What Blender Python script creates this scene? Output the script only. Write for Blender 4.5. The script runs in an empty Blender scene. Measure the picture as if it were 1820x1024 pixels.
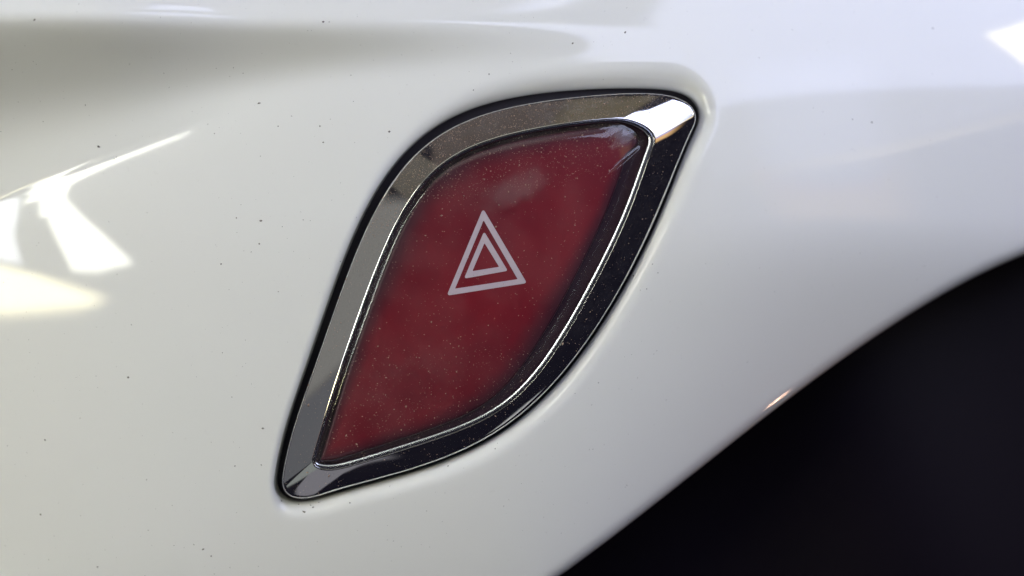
import bpy, math, random
import numpy as np
from math import comb, radians as R, sin, cos

# ---------------------------------------------------------------- scene, camera, world, lamps
S = bpy.context.scene
COL = S.collection
U = 6.0e-5                      # one unit of the drawing = 0.06 mm; drawing x to the right, y downwards
CX, CY = 910.0, 512.0

cam_d = bpy.data.cameras.new('camera')
cam = bpy.data.objects.new('camera', cam_d); COL.objects.link(cam)
cam.location = (0.0, -0.22, 0.0); cam.rotation_euler = (R(90), 0, 0)
cam_d.sensor_width = 36.0
cam_d.lens = 36.0 * 0.22 / (1820 * U)
cam_d.clip_start = 0.005; cam_d.clip_end = 20.0
cam_d.dof.use_dof = True
cam_d.dof.focus_distance = 0.2195
cam_d.dof.aperture_fstop = 14
S.camera = cam

W = bpy.data.worlds.new('World'); S.world = W; W.use_nodes = True
bg = W.node_tree.nodes['Background']
bg.inputs[0].default_value = (0.42, 0.40, 0.75, 1); bg.inputs[1].default_value = 0.018

S.view_settings.view_transform = 'Standard'; S.view_settings.look = 'None'
S.view_settings.exposure = 0.07; S.view_settings.gamma = 1.0
S.render.engine = 'CYCLES'
S.cycles.use_denoising = True
S.cycles.max_bounces = 10; S.cycles.diffuse_bounces = 4; S.cycles.glossy_bounces = 6
S.cycles.transparent_max_bounces = 12
S.cycles.caustics_reflective = True
S.cycles.blur_glossy = 0.3


def direction(az, el):
    a, e = R(az), R(el)
    return np.array((sin(a) * cos(e), -cos(a) * cos(e), sin(e)))


def lamp(name, az, el, dist, w, h, radiance, color, roll=0.0):
    d = direction(az, el)
    l = bpy.data.lights.new(name, 'AREA'); l.shape = 'RECTANGLE'
    l.size = w; l.size_y = h
    l.energy = radiance * math.pi * w * h
    l.color = color
    o = bpy.data.objects.new(name, l); COL.objects.link(o)
    right = np.cross((0, 0, 1), d); right /= np.linalg.norm(right)
    up = np.cross(d, right)
    c, s = cos(R(roll)), sin(R(roll))
    r2 = right * c + up * s; u2 = up * c - right * s
    m = [[r2[i], u2[i], d[i], d[i] * dist] for i in range(3)] + [[0, 0, 0, 1]]
    from mathutils import Matrix
    o.matrix_world = Matrix(m)
    return o


def pane_mask(lampobj, polys):
    """let a window lamp shine only through its panes: convex polygons in lamp metres (x right, y up)"""
    l = lampobj.data; l.use_nodes = True
    nt = l.node_tree; em = nt.nodes['Emission']
    geo = nt.nodes.new('ShaderNodeNewGeometry')
    sep = nt.nodes.new('ShaderNodeSeparateXYZ')
    nt.links.new(geo.outputs['Parametric'], sep.inputs[0])
    def M(op, a, b, c=None):
        n = nt.nodes.new('ShaderNodeMath'); n.operation = op
        for i, v in enumerate((a, b, c)):
            if v is None: continue
            if isinstance(v, (int, float)): n.inputs[i].default_value = float(v)
            else: nt.links.new(v, n.inputs[i])
        return n.outputs[0]
    X = M('MULTIPLY', M('SUBTRACT', sep.outputs[0], 0.5), l.size)
    Y = M('MULTIPLY', M('SUBTRACT', sep.outputs[1], 0.5), l.size_y)
    chan = [None, None, None]
    for pts, soft, rgb in polys:
        m = None
        n = len(pts)
        area = sum(pts[i][0] * pts[(i + 1) % n][1] - pts[(i + 1) % n][0] * pts[i][1] for i in range(n))
        q = pts if area > 0 else pts[::-1]
        for i in range(n):
            (x0, y0), (x1, y1) = q[i], q[(i + 1) % n]
            L = math.hypot(x1 - x0, y1 - y0)
            nx, ny = -(y1 - y0) / L, (x1 - x0) / L
            d = M('MULTIPLY_ADD', X, nx, M('MULTIPLY_ADD', Y, ny, -(x0 * nx + y0 * ny)))
            m = d if m is None else M('MINIMUM', m, d)
        k = M('MULTIPLY_ADD', m, 1.0 / soft, 0.5)
        cl = nt.nodes.new('ShaderNodeClamp'); nt.links.new(k, cl.inputs[0])
        for c in range(3):
            v = M('MULTIPLY', cl.outputs[0], rgb[c])
            chan[c] = v if chan[c] is None else M('MAXIMUM', chan[c], v)
    cmb = nt.nodes.new('ShaderNodeCombineXYZ')
    for c in range(3): nt.links.new(chan[c], cmb.inputs[c])
    nt.links.new(cmb.outputs[0], em.inputs['Color'])
    em.inputs['Strength'].default_value = 1.0


# daylight through the side windows at the left, split by their pillars
side = lamp('side_window_light', -30, 4, 0.30, 0.25, 0.26, 1.0, (1, 1, 1))
KEY, WARM = (15.2, 15.2, 13.0), (17.0, 15.4, 9.6)
panes = [
    ([(-0.124, 0.120), (-0.124, -0.026), (-0.0985, -0.0330), (-0.0734, -0.0370), (-0.0945, 0.030), (-0.112, 0.120)], 0.0022, (9.5, 9.8, 10.4)),
    ([(-0.0985, 0.089), (-0.0845, 0.053), (-0.0630, 0.053), (-0.0735, 0.089)], 0.002, KEY),
    ([(-0.0858, 0.057), (-0.0700, 0.0185), (-0.0415, 0.0185), (-0.0650, 0.057)], 0.002, KEY),
    ([(-0.0712, 0.0232), (-0.0546, -0.0147), (-0.0465, -0.0410), (-0.0235, -0.0423), (0.0016, -0.0367), (-0.0132, -0.0178), (-0.0273, 0.0001), (-0.0444, 0.0232)], 0.002, KEY),
    ([(-0.124, -0.0325), (-0.0985, -0.0362), (-0.0728, -0.0421), (-0.0180, -0.0565), (-0.0355, -0.0592), (-0.100, -0.0594), (-0.124, -0.0594)], 0.003, WARM),
]
arch = [(-0.1000, 0.0650), (-0.0833, 0.0690), (-0.0742, 0.0755), (-0.0614, 0.0850), (-0.0470, 0.0902), (-0.0325, 0.0925), (-0.0175, 0.0931), (-0.002, 0.0933), (0.004, 0.0935)]     # strips shaped so the panel reflects a thin bent streak
for (x0, y0), (x1, y1) in zip(arch[:-1], arch[1:]):
    ex, ey = 0.1 * (x1 - x0), 0.1 * (y1 - y0)
    panes.append(([(x0 - ex, y0 - ey), (x1 + ex, y1 + ey), (x1 + ex, y1 + ey + 0.02), (x0 - ex, y0 - ey + 0.02)], 0.0008, KEY))
pane_mask(side, panes)
upper_fill = lamp('added_upper_light', -13, 35, 0.45, 0.44, 0.26, 1.0, (1, 1, 1))  # unseen fill lamp added above to lift the lips and top strip
pane_mask(upper_fill, [([(-0.16, -0.07), (0.16, -0.07), (0.16, 0.07), (-0.16, 0.07)], 0.11, (0.8, 0.82, 0.70))])
# blue sky through the windscreen, a sunlit patch in it and a paler strip of street under it
SKY = (3.15, 3.4, 4.75)
front = lamp('windscreen_light', 44, 40, 0.40, 0.54, 0.46, 1.0, (1, 1, 1))
pane_mask(front, [
    ([(-0.185, -0.1195), (0.265, -0.1185), (0.265, 0.070), (-0.122, 0.070), (-0.1125, 0.007), (-0.1173, -0.0041)], 0.010, SKY),
    ([(-0.2353, -0.0881), (-0.19, -0.1195), (-0.105, -0.1195), (-0.105, -0.0005)], 0.010, SKY),
    ([(-0.120, 0.066), (-0.01, 0.066), (-0.03, 0.125), (-0.085, 0.135)], 0.003, SKY),
    ([(0.1881, -0.0613), (0.2229, -0.0508), (0.262, -0.0369), (0.262, -0.1426), (0.2180, -0.0931)], 0.003, (14.0, 13.0, 11.0)),
    ([(-0.11, -0.114), (0.265, -0.114), (0.265, -0.157), (0.2257, -0.1631), (0.0982, -0.1800), (0.0472, -0.1940), (-0.0475, -0.2118), (-0.11, -0.222)], 0.012, (0.8, 0.83, 0.95)),
    ([(0.265, -0.153), (0.2257, -0.1590), (0.0982, -0.1760), (-0.0475, -0.2080), (-0.11, -0.220), (-0.11, -0.226), (-0.0475, -0.2165), (0.0982, -0.1900), (0.2257, -0.1740), (0.265, -0.168)], 0.006, (2.1, 1.75, 1.1)),
])


def toward(az, el, laz, lel, dist):
    """where the direction az, el from the button meets the plane of a lamp, in that lamp's metres"""
    d, l = direction(az, el), direction(laz, lel)
    r = np.cross((0, 0, 1), l); r /= np.linalg.norm(r); u = np.cross(l, r)
    p = d * dist / (d @ l) - l * dist
    return float(p @ r), float(p @ u)


# light thrown back by the pale trim of the cabin
door = lamp('door_bounce', -64, 12, 0.60, 0.60, 0.90, 1.0, (1, 1, 1))
dq = lambda *a: [toward(x, y, -64, 12, 0.60) for x, y in a]
pane_mask(door, [
    (dq((-86, 2), (-86, 27), (-60, 30), (-46, 24), (-46, 2)), 0.05, (0.225, 0.222, 0.205)),
    (dq((-86, -24), (-86, 6), (-46, 6), (-46, -24)), 0.04, (0.120, 0.124, 0.130)),
    (dq((-86, 27), (-80, 46), (-50, 46), (-46, 24), (-60, 30)), 0.006, (0.115, 0.105, 0.080)),
    (dq((-55.5, -12), (-56.5, 12), (-50, 14), (-49, -12)), 0.02, (0.40, 0.23, 0.16)),
])
roof = lamp('roof_bounce', -14, 64, 0.60, 0.62, 0.34, 1.0, (1, 1, 1))
rq = lambda *a: [toward(x, y, -14, 64, 0.60) for x, y in a]
pane_mask(roof, [
    ([(-0.31, -0.17), (0.10, -0.17), (0.10, 0.17), (-0.31, 0.17)], 0.05, (0.085, 0.068, 0.054)),
    ([(0.05, -0.17), (0.26, -0.17), (0.26, 0.17), (0.05, 0.17)], 0.06, (0.135, 0.115, 0.070)),
])
low = lamp('seat_bounce', -10, -60, 0.60, 1.06, 0.86, 1.0, (1, 1, 1))
pane_mask(low, [
    ([(-0.53, 0.43), (-0.36, 0.43), (-0.10, 0.13), (-0.13, 0.03), (-0.53, 0.13)], 0.012, (0.255, 0.275, 0.260)),
    ([(-0.25, 0.12), (-0.10, 0.12), (0.098, -0.12), (0.112, -0.30), (0.0, -0.30), (-0.25, 0.0)], 0.014, (0.215, 0.210, 0.230)),
])
# unseen lamp added low right: street bands for the chrome corner to reflect
street = lamp('street_reflection_lamp', 48, 6, 0.60, 0.30, 0.50, 1.0, (1, 1, 1))
pane_mask(street, [
    ([(-0.09, 0.245), (0.10, 0.245), (0.08, 0.035), (-0.05, 0.06)], 0.05, (0.75, 0.85, 1.25)),
    ([(-0.07, 0.075), (0.10, 0.05), (0.14, -0.06), (-0.02, -0.03)], 0.045, (1.0, 0.62, 0.27)),
])
# tiny unseen lamp added near the lower edge to put a warm glint on it
glint = lamp('edge_glint_lamp', 30, -60, 0.1, 0.0036, 0.0022, 9.0, (1.0, 0.62, 0.44))
glint.location = ((1930 - CX) * U, 0.020, (CY - 1222) * U)
glint.rotation_euler = (R(90), 0, 0)
from mathutils import Vector
glint.rotation_euler = (Vector(((1380 - CX) * U, 0.003, (CY - 722) * U)) - glint.location).to_track_quat('-Z', 'Y').to_euler()
glint.data.spread = R(70)

# ---------------------------------------------------------------- drawing maths
#MATH-BEGIN
def bez(C, t):
    C = np.array(C, float); n = len(C) - 1
    return sum(comb(n, i) * (t ** i * (1 - t) ** (n - i))[:, None] * C[i] for i in range(n + 1))


def corner(p, tp, q, tq, k):
    """cubic from p leaving along tp to q arriving along tq"""
    p, q = np.array(p, float), np.array(q, float)
    tp = tp / np.linalg.norm(tp); tq = tq / np.linalg.norm(tq)
    a = np.linalg.solve(np.array([tp, tq]).T, q - p)
    return [p, p + tp * a[0] * k, q - tq * a[1] * k, q]


def smooth_closed(P, sig):
    """gaussian smoothing along a closed evenly sampled outline"""
    n = len(P); f = np.fft.fftfreq(n)
    g = np.exp(-2 * (math.pi * f * sig) ** 2)
    return np.stack([np.real(np.fft.ifft(np.fft.fft(P[:, i]) * g)) for i in (0, 1)], 1)


NA = 640      # samples per side


def resample(P, i_bl, i_tr, n=NA):
    """closed polyline P -> 2n points; half from the lower left tip to the upper right tip, half back"""
    out = []
    m = len(P)
    for a, b in ((i_bl, i_bl + (i_tr - i_bl) % m), (i_tr, i_tr + (i_bl - i_tr) % m)):
        idx = np.arange(a, b + 1) % m
        Q = P[idx]
        d = np.diff(Q, axis=0); L = np.hypot(d[:, 0], d[:, 1])
        s = np.r_[0, np.cumsum(L)]; s /= s[-1]
        an = np.unwrap(np.arctan2(d[:, 1], d[:, 0]))
        an = np.r_[an[0], (an[1:] + an[:-1]) / 2, an[-1]]
        tu = np.abs(np.diff(an)); tu = np.r_[0, np.cumsum(tu)]; tu /= tu[-1]
        t = 0.5 * s + 0.5 * tu
        tt = np.arange(n) / n
        out.append(np.stack([np.interp(tt, t, Q[:, 0]), np.interp(tt, t, Q[:, 1])], 1))
    return np.vstack(out)


def smooth1(v, sig):
    n = len(v); f = np.fft.fftfreq(n)
    return np.real(np.fft.ifft(np.fft.fft(v) * np.exp(-2 * (math.pi * f * sig) ** 2)))


def outline(A, B, kt=0.62, kb=0.62, sig=6.0):
    A = np.array(A, float); B = np.array(B, float)
    t = np.linspace(0, 1, 1500)
    segs = [bez(A, t), bez(corner(A[-1], A[-1] - A[-2], B[0], B[1] - B[0], kt), t),
            bez(B, t), bez(corner(B[-1], B[-1] - B[-2], A[0], A[1] - A[0], kb), t)]
    P = np.vstack([s[:-1] for s in segs])
    d = np.diff(np.vstack([P, P[:1]]), axis=0); L = np.r_[0, np.cumsum(np.hypot(d[:, 0], d[:, 1]))]
    n = 6000
    s = np.linspace(0, L[-1], n, endpoint=False)
    Pc = np.vstack([P, P[:1]])
    Q = np.stack([np.interp(s, L, Pc[:, 0]), np.interp(s, L, Pc[:, 1])], 1)
    Q = smooth_closed(Q, sig / (L[-1] / n))
    # tips: farthest along the long diagonal
    dg = np.array((0.72, -0.69))
    pr = Q @ dg
    return resample(Q, int(np.argmin(pr)), int(np.argmax(pr)))


def normals2(P):
    d = np.roll(P, -1, 0) - np.roll(P, 1, 0)
    n = np.stack([d[:, 1], -d[:, 0]], 1)          # outward for this direction of travel (y down)
    return n / np.linalg.norm(n, axis=1)[:, None]


OUT_A = [[497, 849], [539.4, 619.2], [611.5, 682.4], [678.2, 62.8], [699.1, 258.9], [1055.5, 140.1], [1190, 166]]
OUT_B = [[1237, 222], [1155.9, 389.3], [1172.1, 477.5], [940.3, 737.1], [990.6, 797.9], [700, 838.6], [573, 883]]
IN_A = [[556, 812], [619.6, 616.5], [577.9, 690.2], [831.3, 142.1], [605.6, 327.4], [1038.9, 191.5], [1118, 213]]
IN_B = [[1162, 258], [1087.6, 461.5], [1159.2, 326.6], [820.8, 924.8], [1050.7, 641.6], [672.9, 831.1], [590, 836]]
OP_A = [[484, 857], [518.2, 624.2], [608.8, 665.6], [644.6, 82.9], [706.1, 204.6], [1050.6, 136.6], [1195, 154]]
OP_B = [[1244, 222], [1163, 389.3], [1178, 480], [946, 742], [996, 804], [702, 846], [575, 890]]

P_out = outline(OUT_A, OUT_B)
P_in = outline(IN_A, IN_B, sig=4.0)
P_op = outline(OP_A, OP_B)
N = len(P_out)
_n = normals2(P_op)
P_op = P_op + _n * smooth1(3.0 * (_n[:, 0] * -0.75 + _n[:, 1] * -0.66 > 0.1), 55)[:, None]      # the gap is wider at the upper left
n_out, n_in, n_op = normals2(P_out), normals2(P_in), normals2(P_op)
for _n in (n_out, n_in, n_op):
    for _i in (0, 1): _n[:, _i] = smooth1(_n[:, _i], 3)
    _n /= np.linalg.norm(_n, axis=1)[:, None]


def sstep(a, b, x):
    t = np.clip((x - a) / (b - a), 0, 1)
    return t * t * t * (t * (6 * t - 15) + 10)


_qs = np.linspace(0, 3.0, 30001)
_qf = np.exp(-_qs ** 4)
_qi = np.r_[0, np.cumsum((_qf[1:] + _qf[:-1]) / 2 * np.diff(_qs))]


def fold_tail(q):
    """integral from q to infinity of exp(-s^4)"""
    return _qi[-1] - np.interp(np.clip(q, 0, 3), _qs, _qi)


def softplus(x):
    return np.logaddexp(0, x)


def panel_height(X, Y):
    """broad shape of the moulded panel, towards the viewer"""
    # across: turns left at the left, right at the right
    h = -0.5 * np.where(X > 880, 3.3e-4, 2.3e-4) * (X - 880) ** 2
    # down: leans back towards the top
    up = np.maximum(520 - Y, 0)
    k = 0.30 + 0.70 * sstep(250, 1250, X)
    h = h - k * (0.23 / 1.5) * up ** 2.5 / 480 ** 1.5 / 2.5 * 1.5 - 0.02 * (520 - Y)
    h = h - (0.9 + 3.0 * sstep(800, 1650, X)) * 0.105 * 100 * np.where(Y > 378, np.log(np.cosh((Y - 378) / 105)), 0)
    h = h - 0.5 * 1.5e-4 * np.maximum(Y - 610, 0) ** 2
    h = h - 0.5 * 4.5e-4 * np.maximum((X - 1250) * 0.45 + (Y - 440) * 0.9, 0) ** 2
    h = h - 0.15 * 42 * softplus((X - 1290) / 42.0)           # a shoulder right of the button
    # a soft bulge at the left
    yb = 415 - 0.33 * np.clip(X, -500, 900)
    h = h + 24.0 * np.exp(-((X - 60) / 400) ** 2) * np.where(Y < yb, np.exp(-((Y - yb) / 138) ** 2), 1.0)
    # the fold that dies out to the right
    a = 1 - sstep(300, 1330, X)
    Yc = 50 - 0.010 * X
    Lf = 56 + 104 * softplus((500 - X) / 220.0) / 2.35 * 1.1 
    w = 9.0
    t = Y - Yc
    q = w * softplus(t / w)
    D, Su = 0.98, 0.42
    h = h + a * (D * Lf * fold_tail(q / Lf) - Su * w * softplus(-t / w))
    # a crisper crease inside it at the far left
    ys = 346 - 0.40 * X + 6.0e-5 * np.clip(X, 0, 900) ** 2
    a2 = 1 - sstep(140, 560, X)
    h = h + a2 * 0.33 * (2.2 * softplus((ys - Y) / 2.2) - w * softplus(-t / w))
    return h


# lower right edge of the panel
_ex = np.array([990, 1131, 1279, 1416, 1530, 1673, 1820.0]); _ey = np.array([1024, 922, 805, 691, 617, 525.6, 452.5])
def unproject(px, py, extra=0.0):
    """the place on the panel that is seen at px, py of the drawing"""
    px, py = np.array(px, float), np.array(py, float)
    X, Y = px, py
    for _ in range(12):
        k = 1 - (panel_height(X, Y) - extra) / (0.22 / 6.0e-5)
        X, Y = 910 + (px - 910) * k, 512 + (py - 512) * k
    return X, Y


_ex, _ey = unproject(_ex, _ey, 40.0)
EC = np.polyfit((_ex - 1400) / 400, _ey, 3)
ED = np.polyder(EC)


def edge_y(X):
    t = (X - 1400) / 400
    tc = np.clip(t, -1.1, 1.15)
    return np.polyval(EC, tc) + np.polyval(ED, tc) * (t - tc)


def edge_slope(X):
    tc = np.clip((X - 1400) / 400, -1.1, 1.15)
    return np.polyval(ED, tc) / 400


ER = 29.0


def roll_edge(X, Y):
    """wrap the sheet round the lower right edge: returns moved X, Y and drop"""
    m = edge_slope(X); g = np.sqrt(1 + m * m)
    s = (Y - edge_y(X)) / g
    nx, ny = -m / g, 1 / g
    q = np.maximum(s + ER, 0)
    qe = 1.35 * ER * math.pi / 2                     # a rounder start than a plain quarter circle
    f = np.clip(q / qe, 0, 1)
    ang = math.pi / 2 * f ** 1.3
    # integrate the turning profile numerically (table)
    ft = np.linspace(0, 1, 400); at = math.pi / 2 * ft ** 1.3
    lat_t = np.r_[0, np.cumsum((np.cos(at[1:]) + np.cos(at[:-1])) / 2 * np.diff(ft))]
    dep_t = np.r_[0, np.cumsum((np.sin(at[1:]) + np.sin(at[:-1])) / 2 * np.diff(ft))]
    sc = ER / lat_t[-1]
    f = np.clip(q / sc, 0, 1)
    lat = np.interp(f, ft, lat_t) * sc
    dep = np.interp(f, ft, dep_t) * sc + np.maximum(q - sc, 0)
    sn = np.where(q > 0, -ER + lat, s)
    return X + (sn - s) * nx, Y + (sn - s) * ny, dep


def lip_radius():
    """radius of the rolled lip round the opening, by the way the outline faces"""
    ang = np.degrees(np.arctan2(-n_op[:, 1], n_op[:, 0])) % 360      # 0 right, 90 up, 180 left, 270 down
    r = np.interp(ang, [0, 30, 60, 82, 95, 120, 150, 175, 200, 225, 250, 290, 320, 360],
                  [36, 38, 46, 56, 48, 30, 17, 10, 10, 20, 34, 38, 38, 36])
    return smooth1(r, 14)
#MATH-END


def world(X, Y, H):
    return np.stack([(X - CX) * U, -H * U, (CY - Y) * U], -1)

# ---------------------------------------------------------------- mesh and object helpers
def tag(o, label=None, cat=None, kind=None, group=None):
    for k, v in (('label', label), ('category', cat), ('kind', kind), ('group', group)):
        if v: o[k] = v
    return o


def link(name, V, F, mat, parent=None, smooth=True):
    me = bpy.data.meshes.new(name)
    V = np.asarray(V, np.float32)
    me.vertices.add(len(V)); me.vertices.foreach_set('co', V.ravel())
    F = np.asarray(F, np.int32)
    nf, k = F.shape
    me.loops.add(nf * k); me.loops.foreach_set('vertex_index', F.ravel())
    me.polygons.add(nf)
    me.polygons.foreach_set('loop_start', np.arange(nf, dtype=np.int32) * k)
    me.polygons.foreach_set('loop_total', np.full(nf, k, np.int32))
    me.update(calc_edges=True)
    me.polygons.foreach_set('use_smooth', np.full(nf, smooth))
    me.materials.append(mat)
    o = bpy.data.objects.new(name, me); COL.objects.link(o)
    if parent: o.parent = parent
    return o


def loft(rings):
    """closed rings of N points each (list of N x 3) -> vertices, quads facing the viewer when rings run from outside in"""
    V = np.vstack(rings); n = len(rings[0]); F = []
    i = np.arange(n); j = (i + 1) % n
    for r in range(len(rings) - 1):
        F.append(np.stack([i + r * n, i + (r + 1) * n, j + (r + 1) * n, j + r * n], 1))
    return V, np.vstack(F)


def drop_faces(V, F, keep):
    F = F[keep]
    used = np.unique(F); m = np.full(len(V), -1); m[used] = np.arange(len(used))
    return V[used], m[F], used


def attribute(o, name, values):
    a = o.data.attributes.new(name, 'FLOAT', 'POINT'); a.data.foreach_set('value', np.asarray(values, np.float32))


# ---------------------------------------------------------------- materials
def material(name):
    m = bpy.data.materials.new(name); m.use_nodes = True
    nt = m.node_tree
    return m, nt, nt.nodes['Principled BSDF'], nt.nodes['Material Output']


def nd(nt, kind, **kw):
    n = nt.nodes.new(kind)
    for k, v in kw.items():
        if k.startswith('i_'):
            key = k[2:]; key = int(key) if key.isdigit() else key
            n.inputs[key].default_value = v
        else: setattr(n, k, v)
    return n


def noise(nt, scale, detail=2.0, rough=0.5, vec=None):
    n = nd(nt, 'ShaderNodeTexNoise'); n.inputs['Scale'].default_value = scale
    n.inputs['Detail'].default_value = detail; n.inputs['Roughness'].default_value = rough
    if vec is None:
        tc = nd(nt, 'ShaderNodeTexCoord'); vec = tc.outputs['Object']
    nt.links.new(vec, n.inputs['Vector'])
    return n.outputs['Fac']


def mrange(nt, val, a, b, c=0.0, d=1.0):
    n = nd(nt, 'ShaderNodeMapRange'); n.interpolation_type = 'SMOOTHSTEP'
    nt.links.new(val, n.inputs[0])
    for i, v in enumerate((a, b, c, d)): n.inputs[i + 1].default_value = v
    return n.outputs[0]


def math_(nt, op, a, b):
    n = nd(nt, 'ShaderNodeMath', operation=op)
    for i, v in enumerate((a, b)):
        if isinstance(v, (int, float)): n.inputs[i].default_value = v
        else: nt.links.new(v, n.inputs[i])
    return n.outputs[0]


def mixc(nt, f, a, b):
    n = nd(nt, 'ShaderNodeMix', data_type='RGBA')
    for i, v in ((0, f), (6, a), (7, b)):
        if isinstance(v, (int, float, tuple)): n.inputs[i].default_value = v
        else: nt.links.new(v, n.inputs[i])
    return n.outputs[2]


def mat_white():
    m, nt, p, out = material('white gloss paint')
    big = noise(nt, 55, 3, 0.55)
    c = mixc(nt, big, (0.800, 0.805, 0.760, 1), (0.830, 0.828, 0.788, 1))
    grime = mrange(nt, noise(nt, 900, 4, 0.65), 0.66, 0.80)
    patch = mrange(nt, noise(nt, 90, 2), 0.42, 0.68)
    c = mixc(nt, math_(nt, 'MULTIPLY', math_(nt, 'MULTIPLY', grime, patch), 0.22), c, (0.42, 0.40, 0.36, 1))
    nt.links.new(c, p.inputs['Base Color'])
    p.inputs['Roughness'].default_value = 0.035
    p.inputs['IOR'].default_value = 1.5
    b = nd(nt, 'ShaderNodeBump'); b.inputs['Strength'].default_value = 1.0; b.inputs['Distance'].default_value = 3.6e-7
    hgt = math_(nt, 'ADD', noise(nt, 2600, 2, 0.5), math_(nt, 'MULTIPLY', noise(nt, 420, 2, 0.5), 2.0))
    nt.links.new(hgt, b.inputs['Height']); nt.links.new(b.outputs[0], p.inputs['Normal'])
    return m


def mat_chrome(name, dust=1.0, rough=0.045, tint=(0.70, 0.695, 0.69, 1)):
    m, nt, p, out = material(name)
    p.inputs['Base Color'].default_value = tint
    p.inputs['Metallic'].default_value = 1.0
    p.inputs['Roughness'].default_value = rough
    d = nd(nt, 'ShaderNodeBsdfDiffuse')
    nt.links.new(mixc(nt, noise(nt, 1500, 2), (0.20, 0.14, 0.10, 1), (0.42, 0.41, 0.42, 1)), d.inputs[0])
    # dust lies thickest on what faces up
    g = nd(nt, 'ShaderNodeNewGeometry'); s = nd(nt, 'ShaderNodeSeparateXYZ')
    nt.links.new(g.outputs['Normal'], s.inputs[0])
    upw = mrange(nt, s.outputs[2], 0.10, 0.52, 0.22, 1.0)
    grain = mrange(nt, noise(nt, 5200, 3, 0.8), 0.44, 0.70)
    cloud = mrange(nt, noise(nt, 420, 3, 0.6), 0.25, 0.75, 0.25, 1.0)
    f = math_(nt, 'MULTIPLY', math_(nt, 'MULTIPLY', upw, cloud), math_(nt, 'ADD', math_(nt, 'MULTIPLY', grain, 0.55), 0.07))
    f = math_(nt, 'MULTIPLY', f, dust)
    mx = nd(nt, 'ShaderNodeMixShader')
    nt.links.new(f, mx.inputs[0]); nt.links.new(p.outputs[0], mx.inputs[1]); nt.links.new(d.outputs[0], mx.inputs[2])
    nt.links.new(mx.outputs[0], out.inputs[0])
    return m


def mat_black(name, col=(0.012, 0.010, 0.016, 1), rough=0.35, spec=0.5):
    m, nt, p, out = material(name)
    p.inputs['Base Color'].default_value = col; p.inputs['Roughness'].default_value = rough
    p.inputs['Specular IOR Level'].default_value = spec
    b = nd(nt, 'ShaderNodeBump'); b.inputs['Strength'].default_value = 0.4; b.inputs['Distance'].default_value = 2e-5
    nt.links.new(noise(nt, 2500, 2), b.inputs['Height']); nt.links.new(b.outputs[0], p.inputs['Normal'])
    return m


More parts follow.
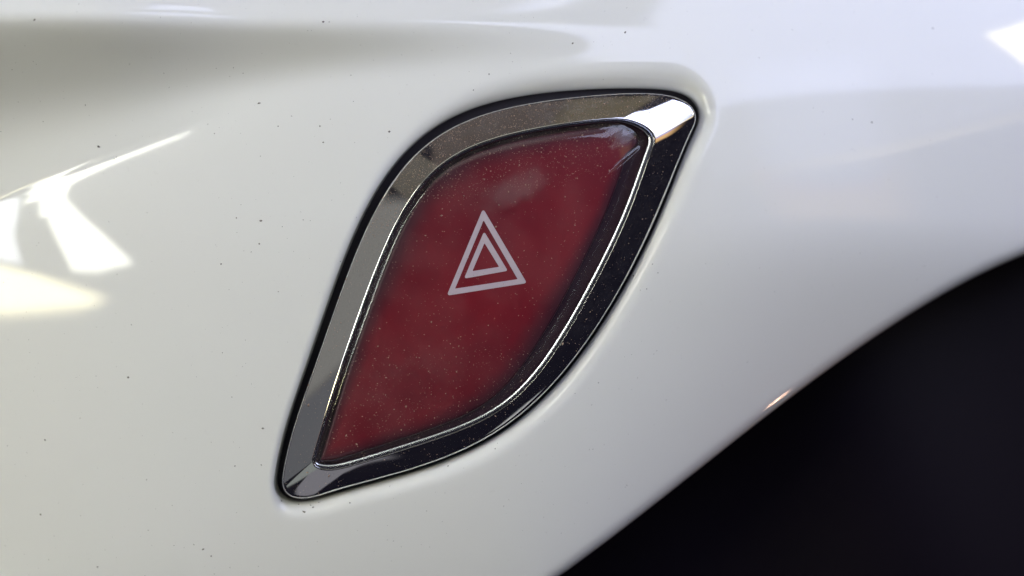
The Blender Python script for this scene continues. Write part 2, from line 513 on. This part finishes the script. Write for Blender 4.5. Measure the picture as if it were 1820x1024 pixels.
def mat_lens():
    """clear plastic cover: see-through, with a gloss that grows at grazing angles, a film of dust and one painted reflection"""
    m, nt, p, out = material('clear lens plastic')
    nt.nodes.remove(p)
    tr = nd(nt, 'ShaderNodeBsdfTransparent'); tr.inputs[0].default_value = (0.97, 0.95, 0.97, 1)
    gl = nd(nt, 'ShaderNodeBsdfGlossy'); gl.inputs['Roughness'].default_value = 0.06
    b = nd(nt, 'ShaderNodeBump'); b.inputs['Strength'].default_value = 0.6; b.inputs['Distance'].default_value = 2.5e-6
    nt.links.new(noise(nt, 380, 3), b.inputs['Height']); nt.links.new(b.outputs[0], gl.inputs['Normal'])
    fr = nd(nt, 'ShaderNodeFresnel')
    bf = nd(nt, 'ShaderNodeNewGeometry')          # a thin sheet: the same gloss from both sides
    nt.links.new(mrange(nt, bf.outputs['Backfacing'], 0.0, 1.0, 1.58, 1 / 1.58), fr.inputs[0])
    a = nd(nt, 'ShaderNodeMixShader')
    nt.links.new(fr.outputs[0], a.inputs[0]); nt.links.new(tr.outputs[0], a.inputs[1]); nt.links.new(gl.outputs[0], a.inputs[2])
    # dust film, and a soft pale patch painted in for a reflection
    df = nd(nt, 'ShaderNodeBsdfDiffuse'); df.inputs[0].default_value = (0.42, 0.38, 0.36, 1)
    tc = nd(nt, 'ShaderNodeTexCoord')
    grain = mrange(nt, noise(nt, 5200, 3, 0.75), 0.56, 0.80)
    cloud = mrange(nt, noise(nt, 190, 3, 0.6), 0.30, 0.72)
    film = math_(nt, 'MULTIPLY', math_(nt, 'ADD', math_(nt, 'MULTIPLY', grain, 0.11), 0.045), cloud)
    mp = nd(nt, 'ShaderNodeMapping'); mp.vector_type = 'TEXTURE'
    mp.inputs['Location'].default_value = ((915 - 860) * U, 0, (520 - 338) * U)
    mp.inputs['Rotation'].default_value = (0, R(-28), 0)
    mp.inputs['Scale'].default_value = (66 * U, 1.0, 27 * U)
    nt.links.new(tc.outputs['Object'], mp.inputs[0])
    ln = nd(nt, 'ShaderNodeVectorMath', operation='LENGTH'); nt.links.new(mp.outputs[0], ln.inputs[0])
    refl = mrange(nt, math_(nt, 'ADD', ln.outputs['Value'], math_(nt, 'MULTIPLY', math_(nt, 'SUBTRACT', noise(nt, 700, 3), 0.5), 0.9)), 1.25, 0.35)
    film = math_(nt, 'ADD', film, math_(nt, 'MULTIPLY', refl, 0.11))
    mp2 = nd(nt, 'ShaderNodeMapping'); mp2.vector_type = 'TEXTURE'
    mp2.inputs['Location'].default_value = ((-130) * U, 0, -165 * U)
    mp2.inputs['Rotation'].default_value = (0, R(-60), 0)
    mp2.inputs['Scale'].default_value = (150 * U, 1.0, 85 * U)
    nt.links.new(tc.outputs['Object'], mp2.inputs[0])
    ln2 = nd(nt, 'ShaderNodeVectorMath', operation='LENGTH'); nt.links.new(mp2.outputs[0], ln2.inputs[0])
    sm2 = mrange(nt, math_(nt, 'ADD', ln2.outputs['Value'], math_(nt, 'MULTIPLY', math_(nt, 'SUBTRACT', noise(nt, 420, 3), 0.5), 1.3)), 1.25, 0.2)
    film = math_(nt, 'ADD', film, math_(nt, 'MULTIPLY', sm2, 0.030))
    c = nd(nt, 'ShaderNodeMixShader')
    nt.links.new(film, c.inputs[0]); nt.links.new(a.outputs[0], c.inputs[1]); nt.links.new(df.outputs[0], c.inputs[2])
    nt.links.new(c.outputs[0], out.inputs[0])
    return m


def mat_red():
    """red printed insert whose border has depth shade painted into its colour"""
    m, nt, p, out = material('red insert')
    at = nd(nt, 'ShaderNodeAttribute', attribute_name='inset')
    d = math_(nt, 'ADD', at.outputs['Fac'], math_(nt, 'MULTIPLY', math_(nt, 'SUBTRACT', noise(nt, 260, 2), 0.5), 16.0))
    f = mrange(nt, d, -6.0, 52.0)  # shade at the rim of the insert, painted as a darker colour
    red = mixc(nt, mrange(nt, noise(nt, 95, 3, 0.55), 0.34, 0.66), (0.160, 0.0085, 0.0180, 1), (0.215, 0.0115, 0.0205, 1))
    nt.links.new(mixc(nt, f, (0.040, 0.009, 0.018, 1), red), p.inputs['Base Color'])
    p.inputs['Roughness'].default_value = 0.42
    p.inputs['Specular IOR Level'].default_value = 0.35
    return m


def mat_plain(name, col, rough=0.6, var=0.0, scale=800):
    m, nt, p, out = material(name)
    if var:
        c2 = tuple(min(1, x * (1 + var)) for x in col[:3]) + (1,)
        nt.links.new(mixc(nt, noise(nt, scale, 2), col, c2), p.inputs['Base Color'])
    else: p.inputs['Base Color'].default_value = col
    p.inputs['Roughness'].default_value = rough
    return m


WHITE = mat_white()
CHROME = mat_chrome('dusty chrome'); CHROME_RIM = mat_chrome('chrome rim', 0.4, 0.22, (0.62, 0.64, 0.70, 1))
BLACK = mat_black('matt black plastic')
SEAT = mat_black('dark lens seat', (0.030, 0.010, 0.020, 1), 0.5, 0.3)
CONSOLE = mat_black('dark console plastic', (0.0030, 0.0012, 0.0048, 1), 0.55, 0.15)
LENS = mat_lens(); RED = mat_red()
PRINT = mat_plain('grey white print', (0.56, 0.50, 0.525, 1), 0.5, 0.15, 1500)

# ---------------------------------------------------------------- white dashboard panel
Rl = lip_radius()
rings_d, rings_drop = [], []
for dep in (70, 55, 40, 28, 16, 8, 3):
    rings_d.append(np.zeros(N)); rings_drop.append(Rl + dep)
PE = 2.25
for phi in np.radians(np.r_[0, 3, 7, np.arange(12, 91, 5.2)]):
    x = 1 - cos(phi) ** (2 / PE) if phi < math.pi / 2 - 1e-6 else 1.0
    y = 1 - sin(phi) ** (2 / PE) if phi > 0 else 1.0
    rings_d.append(Rl * x); rings_drop.append(Rl * y)
# shallow dish running out beyond the lip
d = 0.0; step = 2.0
while d < 2300:
    d += step; step = min(step * 1.07, 5.0 if d < 760 else 14.0)
    rings_d.append(Rl + d); rings_drop.append(np.zeros(N))
PX, PY, PH = [], [], []
for dd, dr in zip(rings_d, rings_drop):
    X = P_op[:, 0] + n_op[:, 0] * dd; Y = P_op[:, 1] + n_op[:, 1] * dd
    H = panel_height(X, Y) - dr
    X2, Y2, dp = roll_edge(X, Y)
    PX.append(X2); PY.append(Y2); PH.append(H - dp)
rings = [world(x, y, h) for x, y, h in zip(PX, PY, PH)][::-1]
V, F = loft(rings)
flatX = np.concatenate(PX[::-1]); flatY = np.concatenate(PY[::-1]); flatH = np.concatenate(PH[::-1])
inside = (flatX > -480) & (flatX < 2300) & (flatY > -430) & (flatY < 1460) & (flatH > -640)
keep = inside[F].all(1)
V, F, _u = drop_faces(V, F, keep)
panel = link('dashboard_panel', V, F, WHITE)
tag(panel, 'glossy white moulded dashboard panel with a leaf shaped opening around the red button', 'dashboard panel')

# ---------------------------------------------------------------- hazard button
# broad shape of the panel under the button, so that the button follows it
gx, gy = np.meshgrid(np.linspace(480, 1250, 30), np.linspace(150, 900, 30))
Q = np.stack([np.ones(900), gx.ravel() - 860, gy.ravel() - 520, (gx.ravel() - 860) ** 2, (gy.ravel() - 520) ** 2], 1)
qc = np.linalg.lstsq(Q, panel_height(gx.ravel(), gy.ravel()), rcond=None)[0]
def seat(X, Y): return qc[0] + qc[1] * (X - 860) + qc[2] * (Y - 520) + 0.6 * qc[3] * (X - 860) ** 2 + 0.6 * qc[4] * (Y - 520) ** 2

ORIGIN = world(np.array(860.0), np.array(520.0), qc[0] - 60)
root = bpy.data.objects.new('hazard_button', None); COL.objects.link(root)
root.location = ORIGIN; root.empty_display_size = 0.01
tag(root, 'red leaf shaped hazard warning button in a chrome bezel, set into the white panel', 'button')


def part(name, rings2, mat, parent=root, drop=None):
    """rings2: list of (points 2d, height over the seat)"""
    rr = [world(p[:, 0], p[:, 1], seat(p[:, 0], p[:, 1]) + h) - ORIGIN for p, h in rings2]
    V, F = loft(rr)
    return link(name, V, F, mat, parent)


WIN = np.hypot(*(P_in - P_out).T)
TOP = 27.0
E = (P_in - P_out) / WIN[:, None]
bez_rings = [(P_out, -60), (P_out, -30), (P_out, -9), (P_out, -5), (P_out + E * 0.4, -3.3), (P_out + E * 1.4, -1.5), (P_out + E * 2.8, -0.2), (P_out + E * 4.4, 0.8)]
for f in np.linspace(0, 1, 26):
    p = P_out + E * (5.4 + (WIN - 5.4)[:, None] * f)
    bez_rings.append((p, 1.4 + (TOP - 1.4) * (f + 0.10 * f * (1 - f))))
bez_rings += [(P_in - n_in * 0.9, TOP - 0.3), (P_in - n_in * 1.6, TOP - 3), (P_in - n_in * 1.8, TOP - 9)]
bezel = part('bezel', bez_rings, CHROME)
# bright bead between bezel and lens
ang_in = np.degrees(np.arctan2(-n_in[:, 1], n_in[:, 0])) % 360
def around(v, sig=30):
    return smooth1(np.interp(ang_in, [0, 30, 45, 70, 90, 135, 160, 180, 210, 225, 250, 270, 300, 330, 360], v), sig)
r_w = around([7.6, 7.4, 6.5, 4.6, 3.6, 2.2, 1.8, 1.8, 2.2, 3.6, 6.0, 6.6, 7.2, 7.6, 7.6])[:, None]
rim_r = [(P_in - n_in * 2.2, TOP - 14), (P_in - n_in * 2.2, TOP - 1.1), (P_in - n_in * 2.25, TOP - 1.05)]
r_a = around([3, 3, 4, 8, 13, 22, 26, 26, 22, 10, 3, 3, 3, 3, 3])
hh = TOP - 1.0 + 0 * r_a
for k in range(15):
    rim_r.append((P_in - n_in * (2.3 + r_w * k / 14), hh)); hh = hh - r_w[:, 0] / 14 * np.tan(np.radians(r_a + (36 - r_a) * k / 14))
rim_r += [(P_in - n_in * (r_w + 2.7), hh - 0.9), (P_in - n_in * (r_w + 3.0), hh - 3), (P_in - n_in * (r_w + 3.1), TOP - 30)]
rim = part('rim', rim_r, CHROME_RIM)

CEN = np.array((858.0, 515.0))
P_l = P_in - n_in * (r_w + 3.6)
def toward(P, r): return CEN + (P - CEN) * r
# the cover is nearly flat on the left and rounds off broadly on the right
l_w = around([84, 112, 150, 95, 34, 16, 13, 13, 14, 16, 24, 36, 60, 76, 80])
l_d = around([28, 27, 24, 14, 8, 5.5, 5, 5, 5.5, 7, 10, 14, 22, 27, 28])
dist_l = np.hypot(*(P_l - CEN).T)
lens_r = [(P_l, TOP - 26), (P_l, TOP + 2.5 - l_d - 4), (toward(P_l, 0.9985), TOP + 2.5 - l_d - 1.5)]
for r in np.r_[1 - 0.0025 * np.arange(1, 60), np.linspace(0.84, 0.0006, 50)]:
    dd = np.clip((1 - r) * dist_l * 0.93 / l_w, 0, 1)
    lens_r.append((toward(P_l, r), TOP + 2.5 - l_d * (1 - dd) ** 2.6 + 7 * (1 - r ** 2)))
lens = part('lens', lens_r, LENS)

ins = around([26, 24, 16, 6, 3, 3, 4, 4, 1, 0.5, 0.5, 1, 9, 23, 26])
P_p = P_l - n_in * (3.0 + ins)[:, None]
def plate_h(r): return 16.0 + 4 * (1 - r ** 2)
plate_r = [(P_p, -8), (P_p, 8), (toward(P_p, 0.996), 14)]
pr_r = np.linspace(0.988, 0.0006, 60)
for r in pr_r: plate_r.append((toward(P_p, r), plate_h(r) - 0.6 * (r > 0.985)))
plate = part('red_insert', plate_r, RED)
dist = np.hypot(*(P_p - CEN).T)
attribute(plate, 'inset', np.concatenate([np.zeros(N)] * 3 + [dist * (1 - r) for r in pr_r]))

seat_r = [(P_in - n_in * 3, -2), (P_in - n_in * 12, -2), (toward(P_l, 0.5), -2), (toward(P_l, 0.0006), -2)]
part('lens_seat', seat_r, SEAT)
P_h = P_op + n_op * 34
part('housing', [(P_h, -66), (P_op, -66), (toward(P_op, 0.5), -66), (toward(P_op, 0.0006), -66)], BLACK)


# printed warning triangles
def round_poly(pts, r, k=6):
    out = []; n = len(pts); pts = [np.array(p, float) for p in pts]
    for i in range(n):
        p, a, b = pts[i], pts[i - 1], pts[(i + 1) % n]
        u = (a - p) / np.linalg.norm(a - p); v = (b - p) / np.linalg.norm(b - p)
        th = math.acos(np.clip(u @ v, -1, 1)); t = r / math.tan(th / 2)
        s, e = p + u * t, p + v * t
        for q in np.linspace(0, 1, k): out.append((1 - q) ** 2 * s + 2 * q * (1 - q) * (p * 0.75 + (s + e) * 0.125) + q * q * e)
        for q in np.linspace(0, 1, 8)[1:-1]: out.append(e + (pts[(i + 1) % n] - v * 0 - p) * 0 + ((pts[(i + 1) % n] - v * t * 1.0) - e) * q)
    return np.array(out)


def print_height(P):
    return plate_h(0.3) + 0.4


def triangle(name, outer, inner, ro, ri, label):
    o2, i2 = round_poly(outer, ro), round_poly(inner, ri)
    cc = i2.mean(0); o2 = cc + (o2 - cc) * 0.985; i2 = cc + (i2 - cc) * 1.05
    z = print_height(o2)
    rr = [(o2, z - 1.5), (o2, z + 0.5), (i2, z + 0.5), (i2, z - 1.5)]
    rr = [world(p[:, 0], p[:, 1], seat(p[:, 0], p[:, 1]) + h) - ORIGIN for p, h in rr]
    V, F = loft(rr)
    o = link(name, V, F, PRINT, symbol, smooth=False); return o


symbol = bpy.data.objects.new('hazard_symbol', None); COL.objects.link(symbol); symbol.parent = root
symbol['label'] = 'pale grey double triangle warning symbol printed on the red'
triangle('outer_triangle', [(793.6, 526.5), (858.9, 370.0), (937.5, 503.8)], [(811.8, 511), (860, 396), (917.3, 495)], 3.2, 0.7, '')
triangle('inner_triangle', [(824.5, 496), (860.6, 411), (903.2, 481.8)], [(841, 481.3), (861.4, 434), (886, 474)], 2.6, 0.9, '')

# ---------------------------------------------------------------- dark console below the panel
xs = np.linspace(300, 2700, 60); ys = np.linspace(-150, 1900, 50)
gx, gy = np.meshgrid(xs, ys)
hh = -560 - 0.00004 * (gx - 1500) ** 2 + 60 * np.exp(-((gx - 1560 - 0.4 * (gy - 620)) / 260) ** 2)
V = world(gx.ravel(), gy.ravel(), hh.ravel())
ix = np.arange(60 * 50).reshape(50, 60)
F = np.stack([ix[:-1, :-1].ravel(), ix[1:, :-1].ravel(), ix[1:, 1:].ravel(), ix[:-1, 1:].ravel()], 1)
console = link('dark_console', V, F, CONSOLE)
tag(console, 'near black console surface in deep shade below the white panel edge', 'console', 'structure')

# ---------------------------------------------------------------- dust
rng = np.random.default_rng(7)


def grains(name, hosts, count, size, mat, label, flat=0.6, pick=None, extra=()):
    """tiny lumps lying on the faces of the host meshes, one object"""
    V, F = [], []
    base = np.array([(1, 0, 0), (-1, 0, 0), (0, 1, 0), (0, -1, 0), (0, 0, 1), (0, 0, -1)], float)
    tri = np.array([(0, 2, 4), (2, 1, 4), (1, 3, 4), (3, 0, 4), (2, 0, 5), (1, 2, 5), (3, 1, 5), (0, 3, 5)])
    k = 0
    for host, n in zip(hosts, count):
        me = host.data; nf = len(me.polygons)
        ar = np.zeros(nf); me.polygons.foreach_get('area', ar)
        ce = np.zeros(nf * 3); me.polygons.foreach_get('center', ce); ce = ce.reshape(-1, 3)
        no = np.zeros(nf * 3); me.polygons.foreach_get('normal', no); no = no.reshape(-1, 3)
        off = np.array(host.parent.location) if host.parent else np.zeros(3)
        vco = np.zeros(len(me.vertices) * 3); me.vertices.foreach_get('co', vco); vco = vco.reshape(-1, 3)
        lv = np.zeros(nf * 4, np.int32); me.loops.foreach_get('vertex_index', lv); lv = lv.reshape(-1, 4)
        w = ar * (pick(ce + off, no) if pick else 1.0)
        w = np.maximum(w, 0); w /= w.sum()
        for f in rng.choice(nf, n, p=w):
            a, b = rng.random(2)
            q = vco[lv[f]]
            c = (q[0] * (1 - a) + q[1] * a) * (1 - b) + (q[3] * (1 - a) + q[2] * a) * b + off
            s = size * math.exp(rng.normal(0, 0.5)) * U
            nn = no[f]; t = np.cross(nn, rng.normal(size=3)); t /= np.linalg.norm(t); bt = np.cross(nn, t)
            M = np.stack([t * s * rng.uniform(0.7, 1.7), bt * s * rng.uniform(0.6, 1.1), nn * s * flat], 0)
            V.append((base * rng.uniform(0.7, 1.2, (6, 1))) @ M + c + nn * s * flat * 0.4); F.append(tri + k); k += 6
    for (x, y, s, el, an) in extra:
        h = float(panel_height(np.array([x], float), np.array([y], float))[0])
        if el < 0:                      # lies on the lip, take the nearest panel vertex instead
            el = -el
            i = np.argmin((flatX - x) ** 2 + (flatY - y) ** 2); h = flatH[i]
        c = world(np.array(float(x)), np.array(float(y)), h)
        t = np.array((cos(R(an)), 0, sin(R(an)))); bt = np.array((-sin(R(an)), 0, cos(R(an)))); nn = np.array((0, -1.0, 0))
        M = np.stack([t * s * el * U, bt * s * U, nn * s * 0.5 * U], 0)
        V.append((base * rng.uniform(0.75, 1.2, (6, 1))) @ M + c); F.append(tri + k); k += 6
    o = link(name, np.vstack(V), np.vstack(F), mat)
    tag(o, label, 'dust', 'stuff')
    return o


DARK = mat_plain('dark grit', (0.10, 0.09, 0.075, 1), 0.8, 1.2, 3000)
PALE = mat_plain('pale dust', (0.25, 0.175, 0.13, 1), 0.8, 0.9, 3000)
in_frame = lambda c, n: ((np.abs(c[:, 0]) < 0.057) & (np.abs(c[:, 2]) < 0.033) & (n[:, 1] < -0.6)) * np.where(c[:, 0] < 0.015, 1.0, 0.3)
spots = [(457, 181, 2.2, 1.2, 20), (576, 41, 2.0, 1.3, 10), (89, 50, 2.3, 1.4, 50), (166, 257, 2.4, 1.6, -30), (691, 233, 2.3, 1.0, 0),
         (462, 392, 2.6, 1.2, 0), (463, 764, 2.2, 1.3, 0), (219, 673, 2.3, 1.4, -10), (351, 985, 2.5, 1.2, 40), (50, 925, 2.2, 1.3, 10),
         (155, 1020, 2.0, 1.0, 0), (62, 788, 1.9, 1.2, -40), (493, 897, 1.8, -1.0, 0), (536, 917, 2.4, -2.2, -35), (524, 904, 1.7, -1.0, 0), (551, 908, 1.7, -1.3, 30),
         (546, 905, 1.5, -1.0, 0), (561, 900, 1.5, -1.0, 0), (618, 899, 1.6, -1.0, 0), (690, 870, 1.8, -1.2, 10), (795, 833, 1.9, -1.3, 20), (880, 801, 1.7, -1.0, 0),
         (573, 252, 1.9, 1.2, 0), (492, 223, 1.6, 1.0, 0), (567, 223, 1.7, 1.0, 0), (418, 387, 1.7, 1.0, 0), (459, 433, 1.8, 1.0, 0), (390, 469, 1.8, 1.2, 15),
         (1128, 490, 1.8, -1.2, 0), (869, 129, 1.8, 1.0, 0), (841, 158, 1.5, 1.0, 0), (1019, 72, 2.0, 1.5, 40), (1114, 51, 2.2, 1.8, 50)]
grains('dark_grit', [panel], [900], 0.44, DARK, 'dark specks of grit scattered over the white panel', 0.4, in_frame, spots)
front = lambda c, n: (n[:, 1] < -0.35) * np.where(n[:, 2] > 0.2, 5.0, 0.5) * (0.4 + rng.random(len(n)) ** 3 * 3)
grains('pale_dust', [bezel], [3600], 0.45, PALE, 'pale dust grains lying on the chrome bezel', 0.5, front)
lensw = lambda c, n: (n[:, 1] < -0.5) * (0.35 + 1.6 * (c[:, 2] > 0.006) * (n[:, 2] > 0.03) + 0.5 * (c[:, 2] < -0.006))
grains('lens_dust', [lens], [3800], 0.40, PALE, 'pale dust grains lying on the clear lens', 0.5, lensw)
